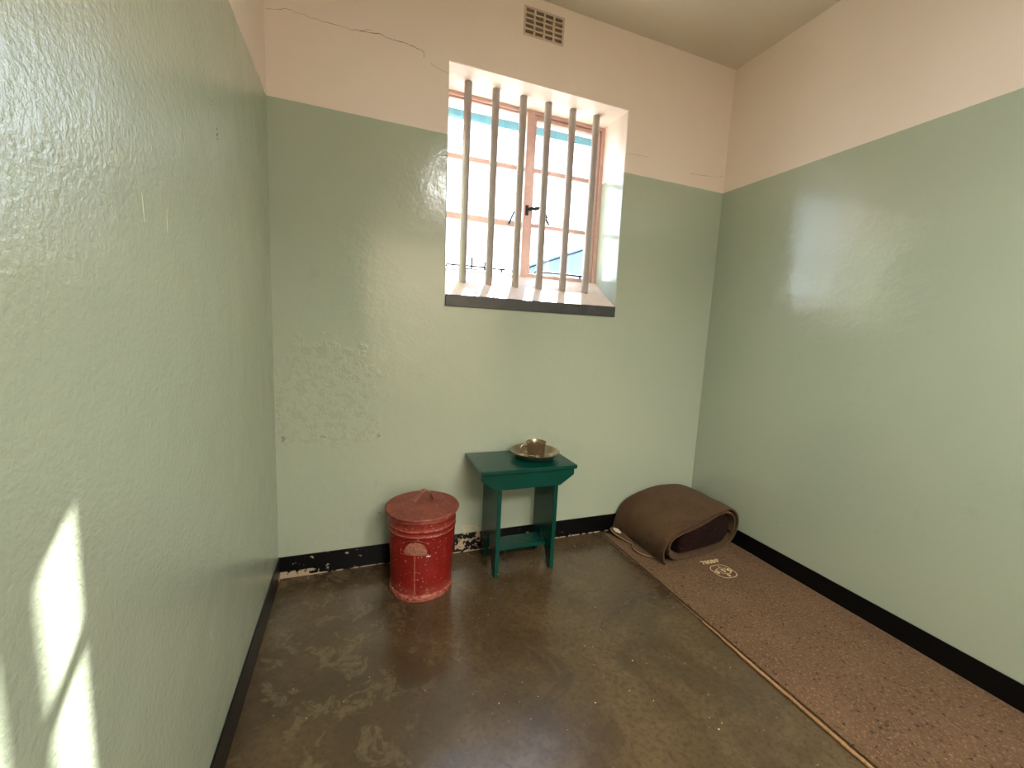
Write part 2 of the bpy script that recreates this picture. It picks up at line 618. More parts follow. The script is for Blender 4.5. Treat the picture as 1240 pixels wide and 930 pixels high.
# ------------------------------------------------------------------ air vent
vent = empty('air_vent', (VX0, 0, VZ0))
tag(vent, 'small cream painted air brick with rows of slots high above the barred window', 'vent')
vent.location = (0, 0, 0)
M_VENT = simple('vent_paint', srgb(196, 176, 158), 0.5, vary=0.04)
bm = bmesh.new()
ncol, nrow = 4, 5
hw = (VX1 - VX0) / ncol
hh = (VZ1 - VZ0) / nrow
mx, mz = 0.0055, 0.0050
gx = [VX0 - 0.006]
for c_ in range(ncol):
    gx += [VX0 + c_ * hw + mx * 0.9, VX0 + (c_ + 1) * hw - mx * 0.9]
gx.append(VX1 + 0.006)
gz = [VZ0 - 0.006]
for c_ in range(nrow):
    gz += [VZ0 + c_ * hh + mz * 0.8, VZ0 + (c_ + 1) * hh - mz * 0.8]
gz.append(VZ1 + 0.006)
bm.free()
bm = wall_grid(gx, gz, lambda i, j: i % 2 == 1 and j % 2 == 1, -0.0012, 0.022)
obj('grille', bm, M_VENT, vent)
bm = bmesh.new()
for c_ in range(ncol):
    for r_ in range(nrow):
        x0, x1 = VX0 + c_ * hw + mx, VX0 + (c_ + 1) * hw - mx
        z0, z1 = VZ0 + r_ * hh + mz * 0.8, VZ0 + (r_ + 1) * hh - mz * 0.8
        prism(bm, [(0.020, z0 - 0.001), (0.045, z0 + 0.006), (0.046, z0 + 0.004), (0.020, z0 - 0.003)], 0, x0, x1)
obj('slot_floor', bm, M_VENT, vent)
bm = bmesh.new()
box(bm, VX0 + 0.0005, VX1 - 0.0005, 0.05, 0.06, VZ0 + 0.0005, VZ1 - 0.0005)
obj('recess_back', bm, M_HOLE, vent)

# ------------------------------------------------------------------ window frame
win = empty('window_1', (0, 0, 0))
tag(win, kind='structure')
FY0, FY1 = RY, RY + 0.034
Z0F, ZTF = 1.492, 2.400


def lx(z):
    return OX0B + (OX0T - OX0B) * (z - OZ0) / (OZ1 - OZ0)


def rx(z):
    return OX1B + (OX1T - OX1B) * (z - OZ0) / (OZ1 - OZ0)


def member(name, x0, x1, z0, z1, y0, y1, bev=0.0025, par=None, mat=None):
    bm = bmesh.new()
    box(bm, x0, x1, y0, y1, z0, z1, bev)
    return obj(name, bm, mat or M_FRAME, par or win)


# fixed outer frame, with stepped profile
bm = bmesh.new()
box(bm, 0.738, 0.772, FY0, FY1, Z0F, ZTF, 0.002)
box(bm, 1.690, 1.716, FY0, FY1, Z0F, ZTF, 0.002)
box(bm, 0.772, 1.690, FY0, FY1, ZTF - 0.018, ZTF, 0.002)
box(bm, 0.772, 1.690, FY0, FY1, Z0F, 1.514, 0.002)
box(bm, 0.772, 0.784, FY0 + 0.010, FY1, 1.514, ZTF - 0.018, 0.001)
box(bm, 1.680, 1.690, FY0 + 0.010, FY1, 1.514, ZTF - 0.018, 0.001)
box(bm, 0.784, 1.680, FY0 + 0.010, FY1, ZTF - 0.028, ZTF - 0.018, 0.001)
obj('outer_frame', bm, M_FRAME, win)
member('mullion', 1.216, 1.258, 1.500, ZTF - 0.018, FY0 - 0.004, FY1 - 0.001)
# glazing bars, left light
for zc, hgt_ in ((2.092, 0.026), (1.793, 0.034)):
    bm = bmesh.new()
    box(bm, 0.784, 1.216, FY0 + 0.008, FY1 - 0.006, zc - hgt_ / 2, zc + hgt_ / 2, 0.002)
    obj('glazing_bar', bm, M_FRAME, win)
# right hand casement: its own sash frame
cas = member('casement_sash', 1.258, 1.272, 1.514, ZTF - 0.028, FY0 + 0.004, FY1 - 0.004)
bm = bmesh.new()
box(bm, 1.258, 1.276, FY0 + 0.004, FY1 - 0.004, 1.514, ZTF - 0.028, 0.002)
box(bm, 1.664, 1.680, FY0 + 0.004, FY1 - 0.004, 1.514, ZTF - 0.028, 0.002)
box(bm, 1.276, 1.664, FY0 + 0.004, FY1 - 0.004, ZTF - 0.044, ZTF - 0.028, 0.002)
box(bm, 1.276, 1.664, FY0 + 0.004, FY1 - 0.004, 1.514, 1.530, 0.002)
me = bpy.data.meshes.new('casement_sash')
bm.to_mesh(me)
bm.free()
me.materials.append(M_FRAME)
cas.data = me
for zc in (2.097, 1.800):
    bm = bmesh.new()
    box(bm, 1.276, 1.664, FY0 + 0.008, FY1 - 0.006, zc - 0.012, zc + 0.012, 0.002)
    obj('glazing_bar', bm, M_FRAME, cas)


def glass_mat(name, tint=(1, 1, 1, 1), gl=0.06):
    m = bpy.data.materials.new(name)
    m.use_nodes = True
    t = m.node_tree
    t.nodes.clear()
    o = t.nodes.new('ShaderNodeOutputMaterial')
    tr = t.nodes.new('ShaderNodeBsdfTransparent')
    tr.inputs[0].default_value = tint
    g = t.nodes.new('ShaderNodeBsdfGlossy')
    g.inputs['Roughness'].default_value = 0.03
    mx_ = t.nodes.new('ShaderNodeMixShader')
    mx_.inputs[0].default_value = gl
    t.links.new(tr.outputs[0], mx_.inputs[1])
    t.links.new(g.outputs[0], mx_.inputs[2])
    t.links.new(mx_.outputs[0], o.inputs[0])
    return m


M_GLASS = glass_mat('window_glass', (0.97, 0.985, 0.98, 1))
gy = FY0 + 0.017
for (x0, x1, zz_) in ((0.784, 1.216, (1.514, 1.776, 1.810, 2.079, 2.105, ZTF - 0.028)), (1.276, 1.664, (1.530, 1.788, 1.812, 2.085, 2.109, ZTF - 0.044))):
    par = win if x0 < 1 else cas
    for a_, b_ in ((0, 1), (2, 3), (4, 5)):
        bm = bmesh.new()
        box(bm, x0, x1, gy, gy + 0.003, zz_[a_], zz_[b_])
        obj('glass_pane', bm, M_GLASS, par)

# pale blue weather strip just outside, under the head
m_, t_, b_ = new_mat('blue_weather_sheet')
b_.inputs['Base Color'].default_value = (0.10, 0.20, 0.22, 1)
b_.inputs['Roughness'].default_value = 0.5
tl = t_.nodes.new('ShaderNodeBsdfTranslucent')
tl.inputs[0].default_value = (0.26, 0.40, 0.42, 1)
ms = t_.nodes.new('ShaderNodeMixShader')
ms.inputs[0].default_value = 0.9
t_.links.new(b_.outputs[0], ms.inputs[1])
t_.links.new(tl.outputs[0], ms.inputs[2])
t_.links.new(ms.outputs[0], t_.nodes['Material Output'].inputs[0])
bm = bmesh.new()
prism(bm, [(0.740, 2.296), (1.715, 2.312), (1.715, 2.352), (0.740, 2.340)], 1, 0.275, 0.281)
obj('weather_strip', bm, m_, win)

# hardware: fastener at the mullion, arms, peg stays at the bottom
hd = bmesh.new()
box(hd, 1.228, 1.246, FY0 - 0.010, FY0 - 0.003, 1.845, 1.900, 0.002)
tube(hd, [(1.240, FY0 - 0.010, 1.876), (1.262, FY0 - 0.030, 1.880), (1.285, FY0 - 0.034, 1.878)], 0.009, 10)
tube(hd, [(1.275, FY0 - 0.034, 1.880), (1.305, FY0 - 0.036, 1.886), (1.335, FY0 - 0.034, 1.862), (1.352, FY0 - 0.030, 1.838)], [0.013, 0.011, 0.009, 0.008], 8)
fa = obj('window_fastener', hd, M_HARD, cas, True, 40)
bm = bmesh.new()
tube(bm, [(1.340, FY0 - 0.018, 1.852), (1.376, FY0 - 0.012, 1.808)], 0.0065, 8)
obj('fastener_tongue', bm, M_HARD, fa, True, 40)
bm = bmesh.new()
tube(bm, [(1.176, FY0 - 0.012, 1.893), (1.128, FY0 - 0.014, 1.780)], 0.009, 8, flat=(1.0, 0.6))
obj('casement_arm', bm, M_HARD, win, True, 40)


def stay(x0, x1, z, pegs, par):
    bm = bmesh.new()
    tube(bm, [(x0, FY0 - 0.022, z), ((x0 + x1) / 2, FY0 - 0.026, z + 0.003), (x1, FY0 - 0.022, z)], 0.0048, 8)
    tube(bm, [(x0, FY0 - 0.022, z), (x0 - 0.02, FY0 - 0.012, z + 0.006), (x0 - 0.022, FY0 + 0.002, z - 0.008)], 0.0045, 8)
    tube(bm, [(x1 + 0.012, FY0 - 0.022, z + 0.002), (x1 - 0.012, FY0 - 0.022, z + 0.002)], 0.0055, 8)
    o = obj('peg_stay', bm, M_HARD, par, True, 40)
    for px_, h_ in pegs:
        bm = bmesh.new()
        tube(bm, [(px_, FY0 - 0.02, z - 0.016), (px_, FY0 - 0.02, z + h_)], 0.005, 8)
        obj('peg', bm, M_HARD, o, True, 40)


stay(0.812, 1.105, 1.532, [(0.925, 0.05), (0.999, 0.03), (1.098, 0.002)], win)
stay(1.330, 1.600, 1.540, [(1.470, 0.004), (1.594, 0.004)], cas)
bm = bmesh.new()
tube(bm, [(0.880, FY0 - 0.010, 1.520), (0.995, FY0 - 0.010, 1.520)], 0.004, 8)
obj('stay_rail', bm, M_HARD, win, True, 40)

# ------------------------------------------------------------------ security bars
bx = [(0.856, 'first of the six window bars, nearest the left reveal'), (1.0003, 'second of the six window bars counted from the left'),
      (1.150, 'third of six, just left of the mullion'), (1.2927, 'fourth of six, just right of the mullion'),
      (1.440, 'fifth of the six window bars counted from the left'), (1.5875, 'last of the six window bars, nearest the right reveal')]
for x_, lab in bx:
    bm = bmesh.new()
    zb = 1.3585 + 0.125 * 0.668
    bmesh.ops.create_cone(bm, cap_ends=True, segments=40, radius1=0.0195, radius2=0.0195, depth=OZ1 - zb + 0.016, matrix=Matrix.Translation((0, 0, (OZ1 - zb + 0.016) / 2 - 0.014)))
    o = obj('window_bar', bm, M_BAR, None, True, 40)
    o.location = (x_, 0.125, zb)
    tag(o, 'thick round grey painted iron bar, ' + lab, 'bar', 'iron bars across the window')

# ------------------------------------------------------------------ outside
M_GROUND = simple('courtyard_ground', srgb(158, 152, 142), 0.9, vary=0.06, vscale=1.5)
bm = bmesh.new()
box(bm, -25, 25, WT, 45, -0.35, -0.05)
tag(obj('courtyard_ground', bm, M_GROUND), kind='structure')
bld = empty('outside_building', (0, 0, 0))
tag(bld, 'pale grey building with a sloping corrugated roof seen through the lower right panes', 'building')
M_RENDER = simple('building_render', srgb(100, 116, 126), 0.8, vary=0.10, vscale=6.0)
M_ROOF = simple('corrugated_sheet', srgb(96, 120, 134), 0.6, vary=0.22, vscale=14.0)
bm = bmesh.new()
gy0 = 9.0
prism(bm, [(3.3, -0.05), (12.9, -0.05), (12.9, 2.33), (8.1, 4.20), (3.3, 2.33)], 1, gy0, 19.0)
obj('wall', bm, M_RENDER, bld)
for sgn in (-1, 1):
    bm = bmesh.new()
    n_ = 60
    top, bot = [], []
    L = math.hypot(5.0, 1.95)
    for k in range(n_ * 6 + 1):
        yy_ = gy0 - 0.15 + (10.4) * k / (n_ * 6)
        dz = 0.03 * math.sin(2 * PI * k / 6)
        top.append((8.1, yy_, 4.26 + dz))
        bot.append((8.1 + sgn * 5.0, yy_, 4.26 - 1.95 + dz))
    tv = [bm.verts.new(p) for p in top]
    bv = [bm.verts.new(p) for p in bot]
    tv2 = [bm.verts.new((p[0], p[1], p[2] + 0.015)) for p in top]
    bv2 = [bm.verts.new((p[0], p[1], p[2] + 0.015)) for p in bot]
    for k in range(len(top) - 1):
        bm.faces.new((tv[k], tv[k + 1], bv[k + 1], bv[k]))
        bm.faces.new((tv2[k], bv2[k], bv2[k + 1], tv2[k + 1]))
        bm.faces.new((bv[k], bv[k + 1], bv2[k + 1], bv2[k]))
    for s_ in (0, -1):
        bm.faces.new((tv[s_], bv[s_], bv2[s_], tv2[s_]))
    obj('roof', bm, M_ROOF, bld)


# ------------------------------------------------------------------ green stool
def green_mat():
    m, t, b = new_mat('green_gloss_paint')
    pos = N(t, 'ShaderNodeTexCoord').outputs['Object']
    s = N(t, 'ShaderNodeSeparateXYZ')
    t.links.new(pos, s.inputs[0])
    g = N(t, 'ShaderNodeMapping')
    g.inputs['Scale'].default_value = (3, 30, 3)
    t.links.new(pos, g.inputs[0])
    grain = noise_node(t, g.outputs[0], 6.0, 4.0)
    c = ramp(t, noise_node(t, pos, 9.0, 4.0), [(0.3, srgb(2, 56, 48)), (0.7, srgb(4, 66, 56))])
    wear = math_node(t, 'MULTIPLY', step(t, noise_node(t, pos, 70.0, 4.0, 0.6), 0.62, 0.66), math_node(t, 'LESS_THAN', s.outputs[2], 0.022))
    c = mix(t, wear, c, srgb(150, 130, 84))
    t.links.new(c, b.inputs['Base Color'])
    b.inputs['Roughness'].default_value = 0.26
    b.inputs['Specular IOR Level'].default_value = 0.33
    bump(t, b, math_node(t, 'ADD', grain, math_node(t, 'MULTIPLY', noise_node(t, pos, 60.0), 0.5)), 0.3, 0.0015)
    return m


M_GREEN = green_mat()
SX, SY = 1.1168, -0.160
stool = empty('wooden_stool', (SX, SY, 0))
tag(stool, 'green gloss painted wooden stool with plank legs against the back wall', 'stool')
X = lambda v: v - SX
Y = lambda v: v - SY
ZT = 0.554
bm = bmesh.new()
box(bm, X(0.868), X(1.365), Y(-0.312), Y(-0.0095), ZT - 0.020, ZT, 0.004, 3)
obj('seat', bm, M_GREEN, stool)
for y0 in (-0.298, -0.0420):
    bm = bmesh.new()
    if y0 < -0.1:
        shape_ = [(X(0.876), ZT - 0.0205), (X(1.356), ZT - 0.0205), (X(1.356), 0.502), (X(1.283), 0.452), (X(0.953), 0.452), (X(0.876), 0.502)]
    else:
        shape_ = [(X(0.964), ZT - 0.0205), (X(1.282), ZT - 0.0205), (X(1.282), 0.475), (X(0.964), 0.475)]
    prism(bm, shape_, 1, Y(y0), Y(y0 + 0.018), 0.0015)
    obj('apron', bm, M_GREEN, stool)
LEG = [(-0.2795, 0.533), (-0.0425, 0.533), (-0.0425, 0.0), (-0.080, 0.0), (-0.161, 0.175), (-0.242, 0.0), (-0.2795, 0.0)]
for x0 in (0.964, 1.261):
    bm = bmesh.new()
    prism(bm, [(Y(p[0]), p[1]) for p in LEG], 0, X(x0), X(x0 + 0.021), 0.0018)
    obj('leg', bm, M_GREEN, stool)
bm = bmesh.new()
box(bm, X(0.9855), X(1.2605), Y(-0.215), Y(-0.105), 0.098, 0.116, 0.002)
obj('stretcher', bm, M_GREEN, stool)

# ------------------------------------------------------------------ plate, cup, spoon
def steel_mat(name, c, rough):
    m, t, b = new_mat(name)
    pos = N(t, 'ShaderNodeTexCoord').outputs['Object']
    f = noise_node(t, pos, 40.0, 5.0, 0.6)
    t.links.new(ramp(t, f, [(0.3, tuple(v * 0.7 for v in c[:3]) + (1,)), (0.7, c)]), b.inputs['Base Color'])
    b.inputs['Metallic'].default_value = 0.95
    t.links.new(math_node(t, 'ADD', rough, math_node(t, 'MULTIPLY', f, 0.2)), b.inputs['Roughness'])
    bump(t, b, noise_node(t, pos, 30.0, 2.0), 0.3, 0.001)
    return m


M_STEEL = steel_mat('dull_steel', srgb(176, 160, 138), 0.22)
PX, PY = 1.205, -0.142
plate = None
bm = bmesh.new()
lathe(bm, [(0, 0.0015), (0.080, 0.0015), (0.092, 0.004), (0.108, 0.020), (0.122, 0.0335), (0.1255, 0.0355), (0.128, 0.0345), (0.127, 0.0320), (0.1235, 0.0310),
           (0.109, 0.0165), (0.094, 0.0008), (0.080, 0.0), (0, 0.0)], 72)
plate = obj('steel_plate', bm, M_STEEL, None, True, 50)
plate.location = (PX, PY, ZT + 0.0003)
tag(plate, 'shallow round dull steel plate lying on the green stool', 'plate')
cup = empty('steel_mug', (PX + 0.004, PY - 0.002, ZT + 0.0021))
tag(cup, 'small dull steel mug standing in the middle of the steel plate', 'mug')
bm = bmesh.new()
lathe(bm, [(0, 0.0), (0.040, 0.0), (0.044, 0.003), (0.046, 0.012), (0.0475, 0.060), (0.050, 0.0740), (0.0525, 0.0765), (0.0525, 0.0785), (0.0505, 0.0785), (0.0480, 0.0745),
           (0.0455, 0.060), (0.0440, 0.013), (0.040, 0.004), (0, 0.004)], 56)
obj('body', bm, M_STEEL, cup, True, 50)
bm = bmesh.new()
tube(bm, catmull([(-0.0465, -0.004, 0.062), (-0.062, -0.006, 0.0645), (-0.080, -0.008, 0.062), (-0.086, -0.009, 0.050), (-0.084, -0.009, 0.036), (-0.074, -0.008, 0.026), (-0.0455, -0.004, 0.024)], 5), 0.0065, 10, flat=(0.35, 1.0))
obj('handle', bm, M_STEEL, cup, True, 50)
M_SPOON = steel_mat('spoon_steel', srgb(240, 228, 214), 0.35)
M_SPOON.node_tree.nodes['Principled BSDF'].inputs['Metallic'].default_value = 0.7
bm = bmesh.new()
pts = catmull([(1.161, -0.276, 0.5960), (1.158, -0.258, 0.5945), (1.152, -0.225, 0.5890), (1.146, -0.190, 0.5815), (1.143, -0.168, 0.5735), (1.141, -0.150, 0.5675), (1.140, -0.136, 0.5630), (1.139, -0.124, 0.5620), (1.139, -0.114, 0.5635)], 4)
n_ = len(pts)
rad = []
for k in range(n_):
    u = k / (n_ - 1)
    rad.append(0.0052 + 0.0105 * max(0.0, math.sin(PI * min(1, max(0, (u - 0.52) / 0.50)))) ** 0.8 - (0.001 if u < .5 else 0))
tube(bm, pts, rad, 12, flat=(1.0, 0.16))
sp_ = obj('spoon', bm, M_SPOON, None, True, 50)
sp_.data.transform(Matrix.Translation((-1.14, 0.15, -0.5625)))
sp_.location = (1.14, -0.15, 0.5625)
tag(sp_, 'bright steel spoon beside the mug, its handle resting on the plate rim', 'spoon')


# ------------------------------------------------------------------ red bin
def red_mat(name, lid=False):
    m, t, b = new_mat(name)
    pos = N(t, 'ShaderNodeTexCoord').outputs['Object']
    s = N(t, 'ShaderNodeSeparateXYZ')
    t.links.new(pos, s.inputs[0])
    z = s.outputs[2]
    big = noise_node(t, pos, 12.0, 5.0, 0.6)
    fine = noise_node(t, pos, 70.0, 5.0, 0.65)
    dusty = srgb(150, 92, 78)
    if lid:
        c = ramp(t, big, [(0.3, srgb(110, 46, 34)), (0.5, srgb(126, 60, 46)), (0.7, srgb(136, 74, 58))])
        c = mix(t, math_node(t, 'MULTIPLY', step(t, fine, 0.52, 0.70), 0.55), c, srgb(172, 118, 100))
        rough = 0.48
    else:
        c = ramp(t, big, [(0.3, srgb(112, 14, 8)), (0.6, srgb(132, 22, 14)), (0.8, srgb(138, 34, 24))])
        low = math_node(t, 'SUBTRACT', 1.0, step(t, z, 0.015, 0.075))
        hi = step(t, z, 0.300, 0.355)
        dust = math_node(t, 'MULTIPLY', math_node(t, 'MAXIMUM', low, math_node(t, 'MULTIPLY', hi, 0.45)), step(t, fine, 0.36, 0.60))
        c = mix(t, math_node(t, 'MULTIPLY', dust, 0.85), c, srgb(150, 88, 74))
        ribs = math_node(t, 'MAXIMUM', math_node(t, 'LESS_THAN', math_node(t, 'ABSOLUTE', math_node(t, 'SUBTRACT', z, 0.328)), 0.003), math_node(t, 'LESS_THAN', math_node(t, 'ABSOLUTE', math_node(t, 'SUBTRACT', z, 0.303)), 0.003))
        ribs = math_node(t, 'MAXIMUM', ribs, math_node(t, 'LESS_THAN', z, 0.026))
        c = mix(t, math_node(t, 'MULTIPLY', ribs, step(t, fine, 0.35, 0.6)), c, srgb(172, 104, 86))
        chip = step(t, noise_node(t, pos, 90.0, 3.0, 0.6), 0.65, 0.67)
        c = mix(t, chip, c, srgb(206, 150, 132))
        rough = 0.36
    t.links.new(c, b.inputs['Base Color'])
    t.links.new(math_node(t, 'ADD', rough, math_node(t, 'MULTIPLY', fine, 0.25)), b.inputs['Roughness'])
    bump(t, b, math_node(t, 'ADD', fine, math_node(t, 'MULTIPLY', big, 2.0)), 0.35, 0.0018)
    return m


M_RED = red_mat('red_bin_paint')
M_LID = red_mat('red_lid_paint', True)
M_WORNLID = simple('worn_lid_handle', srgb(148, 92, 76), 0.5, vary=0.25, vscale=60.0)
M_WORN = simple('worn_handle_plate', srgb(150, 96, 82), 0.6, vary=0.4, vscale=90.0, bstr=0.6, bscale=120.0)
BX, BY = 0.6223, -0.2143
bin_ = empty('metal_bin', (BX, BY, 0))
tag(bin_, 'dented red painted round metal bin with lid beside the green stool', 'bin')


def br(z):
    return 0.1375 + (0.1525 - 0.1375) * (z - 0.03) / 0.33


def dent(a, z):
    return 0.0012 * math.sin(2 * a + 4 * z * 8) + 0.0010 * math.sin(5 * a - z * 17)


prof = [(0, 0.012), (0.132, 0.012), (0.139, 0.0), (0.1423, 0.0), (0.1445, 0.006), (0.1440, 0.022), (0.1425, 0.027), (br(0.032) + 0.0005, 0.029), (br(0.04), 0.036)]
z_ = 0.05
for z_ in [0.05 + 0.02 * k for k in range(12)]:
    prof.append((br(z_), z_))


def rib(zc):
    return [(br(zc) + q, zc + d) for d, q in ((-0.008, 0.0), (-0.004, 0.0025), (0.0, 0.0042), (0.004, 0.0025), (0.008, 0.0))]


prof += rib(0.303) + rib(0.328)
prof += [(br(0.345), 0.345), (br(0.355), 0.355), (br(0.360) + 0.003, 0.360), (br(0.366) + 0.0045, 0.366), (br(0.366) + 0.003, 0.3705), (br(0.372), 0.377), (br(0.372) - 0.004, 0.370), (br(0.3) - 0.006, 0.30), (br(0.04) - 0.006, 0.04), (0, 0.035)]
bm = bmesh.new()
lathe(bm, prof, 96, wob=dent)
obj('body', bm, M_RED, bin_, True, 60)
# lid with rolled rim and a slightly dished crown
bm = bmesh.new()
lathe(bm, [(0, 0.3935), (0.05, 0.3932), (0.11, 0.3900), (0.143, 0.3868), (0.150, 0.3862), (0.155, 0.3892), (0.160, 0.3900), (0.1645, 0.3880), (0.1665, 0.3850), (0.1655, 0.3800),
           (0.1640, 0.3800), (0.1635, 0.3840), (0.150, 0.3830), (0.10, 0.3860), (0, 0.3900)], 96)
lid = obj('lid', bm, M_LID, bin_, True, 60)
bm = bmesh.new()
hc = Vector((0.0135, 0.040, 0.0))
h0 = Vector((0.5926 - BX, -0.1788 - BY, 0.392))
h1 = Vector((0.6772 - BX, -0.1607 - BY, 0.392))
dxy = (h1 - h0)
pt = [h0 + dxy * -0.10 + Vector((0, 0, 0.001)), h0 + Vector((0, 0, 0.004)), h0 + dxy * 0.22 + Vector((0, 0, 0.028)), h0 + dxy * 0.42 + Vector((0, 0, 0.043)), h0 + dxy * 0.62 + Vector((0, 0, 0.044)),
      h0 + dxy * 0.84 + Vector((0, 0, 0.028)), h1 + Vector((0, 0, 0.004)), h1 + dxy * 0.08 + Vector((0, 0, 0.001))]
tube(bm, catmull(pt, 4), 0.017, 12, flat=(1.0, 0.18))
obj('lid_handle', bm, M_WORNLID, lid, True, 50)
# seam and half-round handle plate on the front, facing the camera
ang = math.atan2(-1.826, -0.287) - 0.20


def on_body(a, z, off):
    r = br(z) + off
    return Vector((r * math.cos(a), r * math.sin(a), z))


bm = bmesh.new()
tube(bm, [on_body(ang, 0.034 + 0.012 * k, 0.0012) for k in range(27) if 0.034 + 0.012 * k < 0.292], 0.0026, 8)
obj('seam', bm, simple('seam_worn', srgb(160, 92, 76), 0.5, vary=0.4, vscale=80.0), bin_, True, 60)
bm = bmesh.new()
outer, grid = [], []
NR, NA = 10, 24
zb, Rz, Ra = 0.222, 0.060, 0.33
top_ = []
for layer in (0.0035, -0.004):
    rows = []
    for i in range(NR + 1):
        f = i / NR
        row = []
        for k in range(NA + 1):
            th = PI * k / NA
            row.append(bm.verts.new(on_body(ang + 0.02 + math.cos(th) * Ra * f, zb + (abs(math.sin(th)) ** 0.8) * Rz * f, layer)))
        rows.append(row)
    top_.append(rows)
for rows in top_:
    for i in range(NR):
        for k in range(NA):
            try:
                bm.faces.new((rows[i][k], rows[i][k + 1], rows[i + 1][k + 1], rows[i + 1][k]))
            except ValueError:
                pass
for k in range(NA):
    bm.faces.new((top_[0][NR][k], top_[0][NR][k + 1], top_[1][NR][k + 1], top_[1][NR][k]))
bmesh.ops.remove_doubles(bm, verts=bm.verts, dist=0.0001)
obj('handle_plate', bm, M_WORN, bin_, True, 40)
bm = bmesh.new()
tube(bm, [on_body(ang + 0.45 * math.cos(PI * k / 20), 0.223 + 0.068 * math.sin(PI * k / 20) ** 0.7, 0.003) for k in range(21)], 0.0030, 8)
tube(bm, [on_body(ang + 0.45 * (1 - k / 5), 0.221, 0.003) for k in range(11)], 0.0026, 8)
obj('drop_handle', bm, M_RED, bin_, True, 60)
bm = bmesh.new()
for (da, zz_, s_) in ((0.38, 0.214, 0.0036), (0.42, 0.2125, 0.0026), (0.345, 0.213, 0.0022), (0.455, 0.214, 0.0018), (0.20, 0.213, 0.002)):
    c_ = on_body(ang + da, zz_, 0.0003)
    bmesh.ops.create_icosphere(bm, subdivisions=2, radius=s_, matrix=Matrix.Translation(c_) @ Matrix.Diagonal((1.2, 1.0, 0.8, 1)))
obj('paint_splash', bm, simple('splash_white', srgb(232, 214, 206), 0.5), bin_, True)


# ------------------------------------------------------------------ sleeping mat
def wool_mat(name, c0, c1, fleck, dark, amount=0.5, sc=1.0):
    m, t, b = new_mat(name)
    pos, _, _, _ = world_pos(t)
    n1 = noise_node(t, pos, 100.0 * sc, 4.0, 0.7)
    n2 = noise_node(t, pos, 5.0, 4.0, 0.6)
    n3 = noise_node(t, pos, 62.0 * sc, 5.0, 0.75)
    c = mix(t, step(t, n2, 0.35, 0.65), c0, c1)
    c = mix(t, math_node(t, 'MULTIPLY', step(t, n1, 0.50, 0.68), amount), c, fleck)
    c = mix(t, math_node(t, 'MULTIPLY', step(t, n3, 0.54, 0.68), amount * 1.2, clamp=True), c, dark)
    sp_n = step(t, noise_node(t, pos, 190.0 * sc, 1.0, 0.5), 0.75, 0.78)
    c = mix(t, math_node(t, 'MULTIPLY', sp_n, 0.6), c, srgb(196, 166, 128))
    t.links.new(c, b.inputs['Base Color'])
    b.inputs['Roughness'].default_value = 0.95
    b.inputs['Specular IOR Level'].default_value = 0.15
    b.inputs['Sheen Weight'].default_value = 0.12
    b.inputs['Sheen Roughness'].default_value = 0.5
    b.inputs['Sheen Tint'].default_value = (0.8, 0.65, 0.5, 1)
    bump(t, b, math_node(t, 'ADD', n1, n3), 0.9, 0.004)
    return m


M_MAT = wool_mat('felt_mat', srgb(92, 70, 51), srgb(100, 77, 56), srgb(138, 110, 83), srgb(34, 20, 10), 0.85, 1.0)
M_EDGE = wool_mat('mat_edge_tan', srgb(168, 130, 92), srgb(150, 114, 80), srgb(190, 152, 112), srgb(104, 76, 52), 0.5)
mat_ = empty('sleeping_mat', (2.07, -1.3, 0))
tag(mat_, 'long flat brown felt sleeping mat on the floor along the right wall', 'mat')


def mat_slab(z0, z1, xl, x1, y0, y1, wob, seed):
    bm = bmesh.new()
    nx, ny = 36, 140
    grid = []
    for j in range(ny + 1):
        row = []
        yv = y0 + (y1 - y0) * j / ny
        le = xl + wob * (noise.noise(Vector((yv * 3.0, seed, 0))) + 0.45 * noise.noise(Vector((yv * 14.0, seed, 3)))+ 0.3 * noise.noise(Vector((yv * 45.0, seed, 8))))
        for i in range(nx + 1):
            u = (i / nx) ** 1.0
            xv = le + (x1 - le) * u
            ee = min(u * nx / 1.0, (nx - i) / 1.0, j / 1.0, (ny - j) / 1.0)
            hz = z1 - (0.004 if ee < 0.5 else 0) + 0.0022 * noise.noise(Vector((xv * 6, yv * 5, seed)))
            row.append(bm.verts.new((xv, yv + (0.010 * noise.noise(Vector((xv * 9, seed, 1))) if j == ny else 0), hz)))
        grid.append(row)
    for j in range(ny):
        for i in range(nx):
            bm.faces.new((grid[j][i], grid[j][i + 1], grid[j + 1][i + 1], grid[j + 1][i]))
    border = [grid[0][i] for i in range(nx + 1)] + [grid[j][nx] for j in range(1, ny + 1)] + [grid[ny][i] for i in range(nx - 1, -1, -1)] + [grid[j][0] for j in range(ny - 1, 0, -1)]
    low = [bm.verts.new((v.co.x, v.co.y, z0)) for v in border]
    n = len(border)
    for k in range(n):
        bm.faces.new((border[k], border[(k + 1) % n], low[(k + 1) % n], low[k]))
    bm.faces.new(low[::-1])
    for v in bm.verts:
        v.co -= Vector((2.07, -1.3, 0))
    return bm


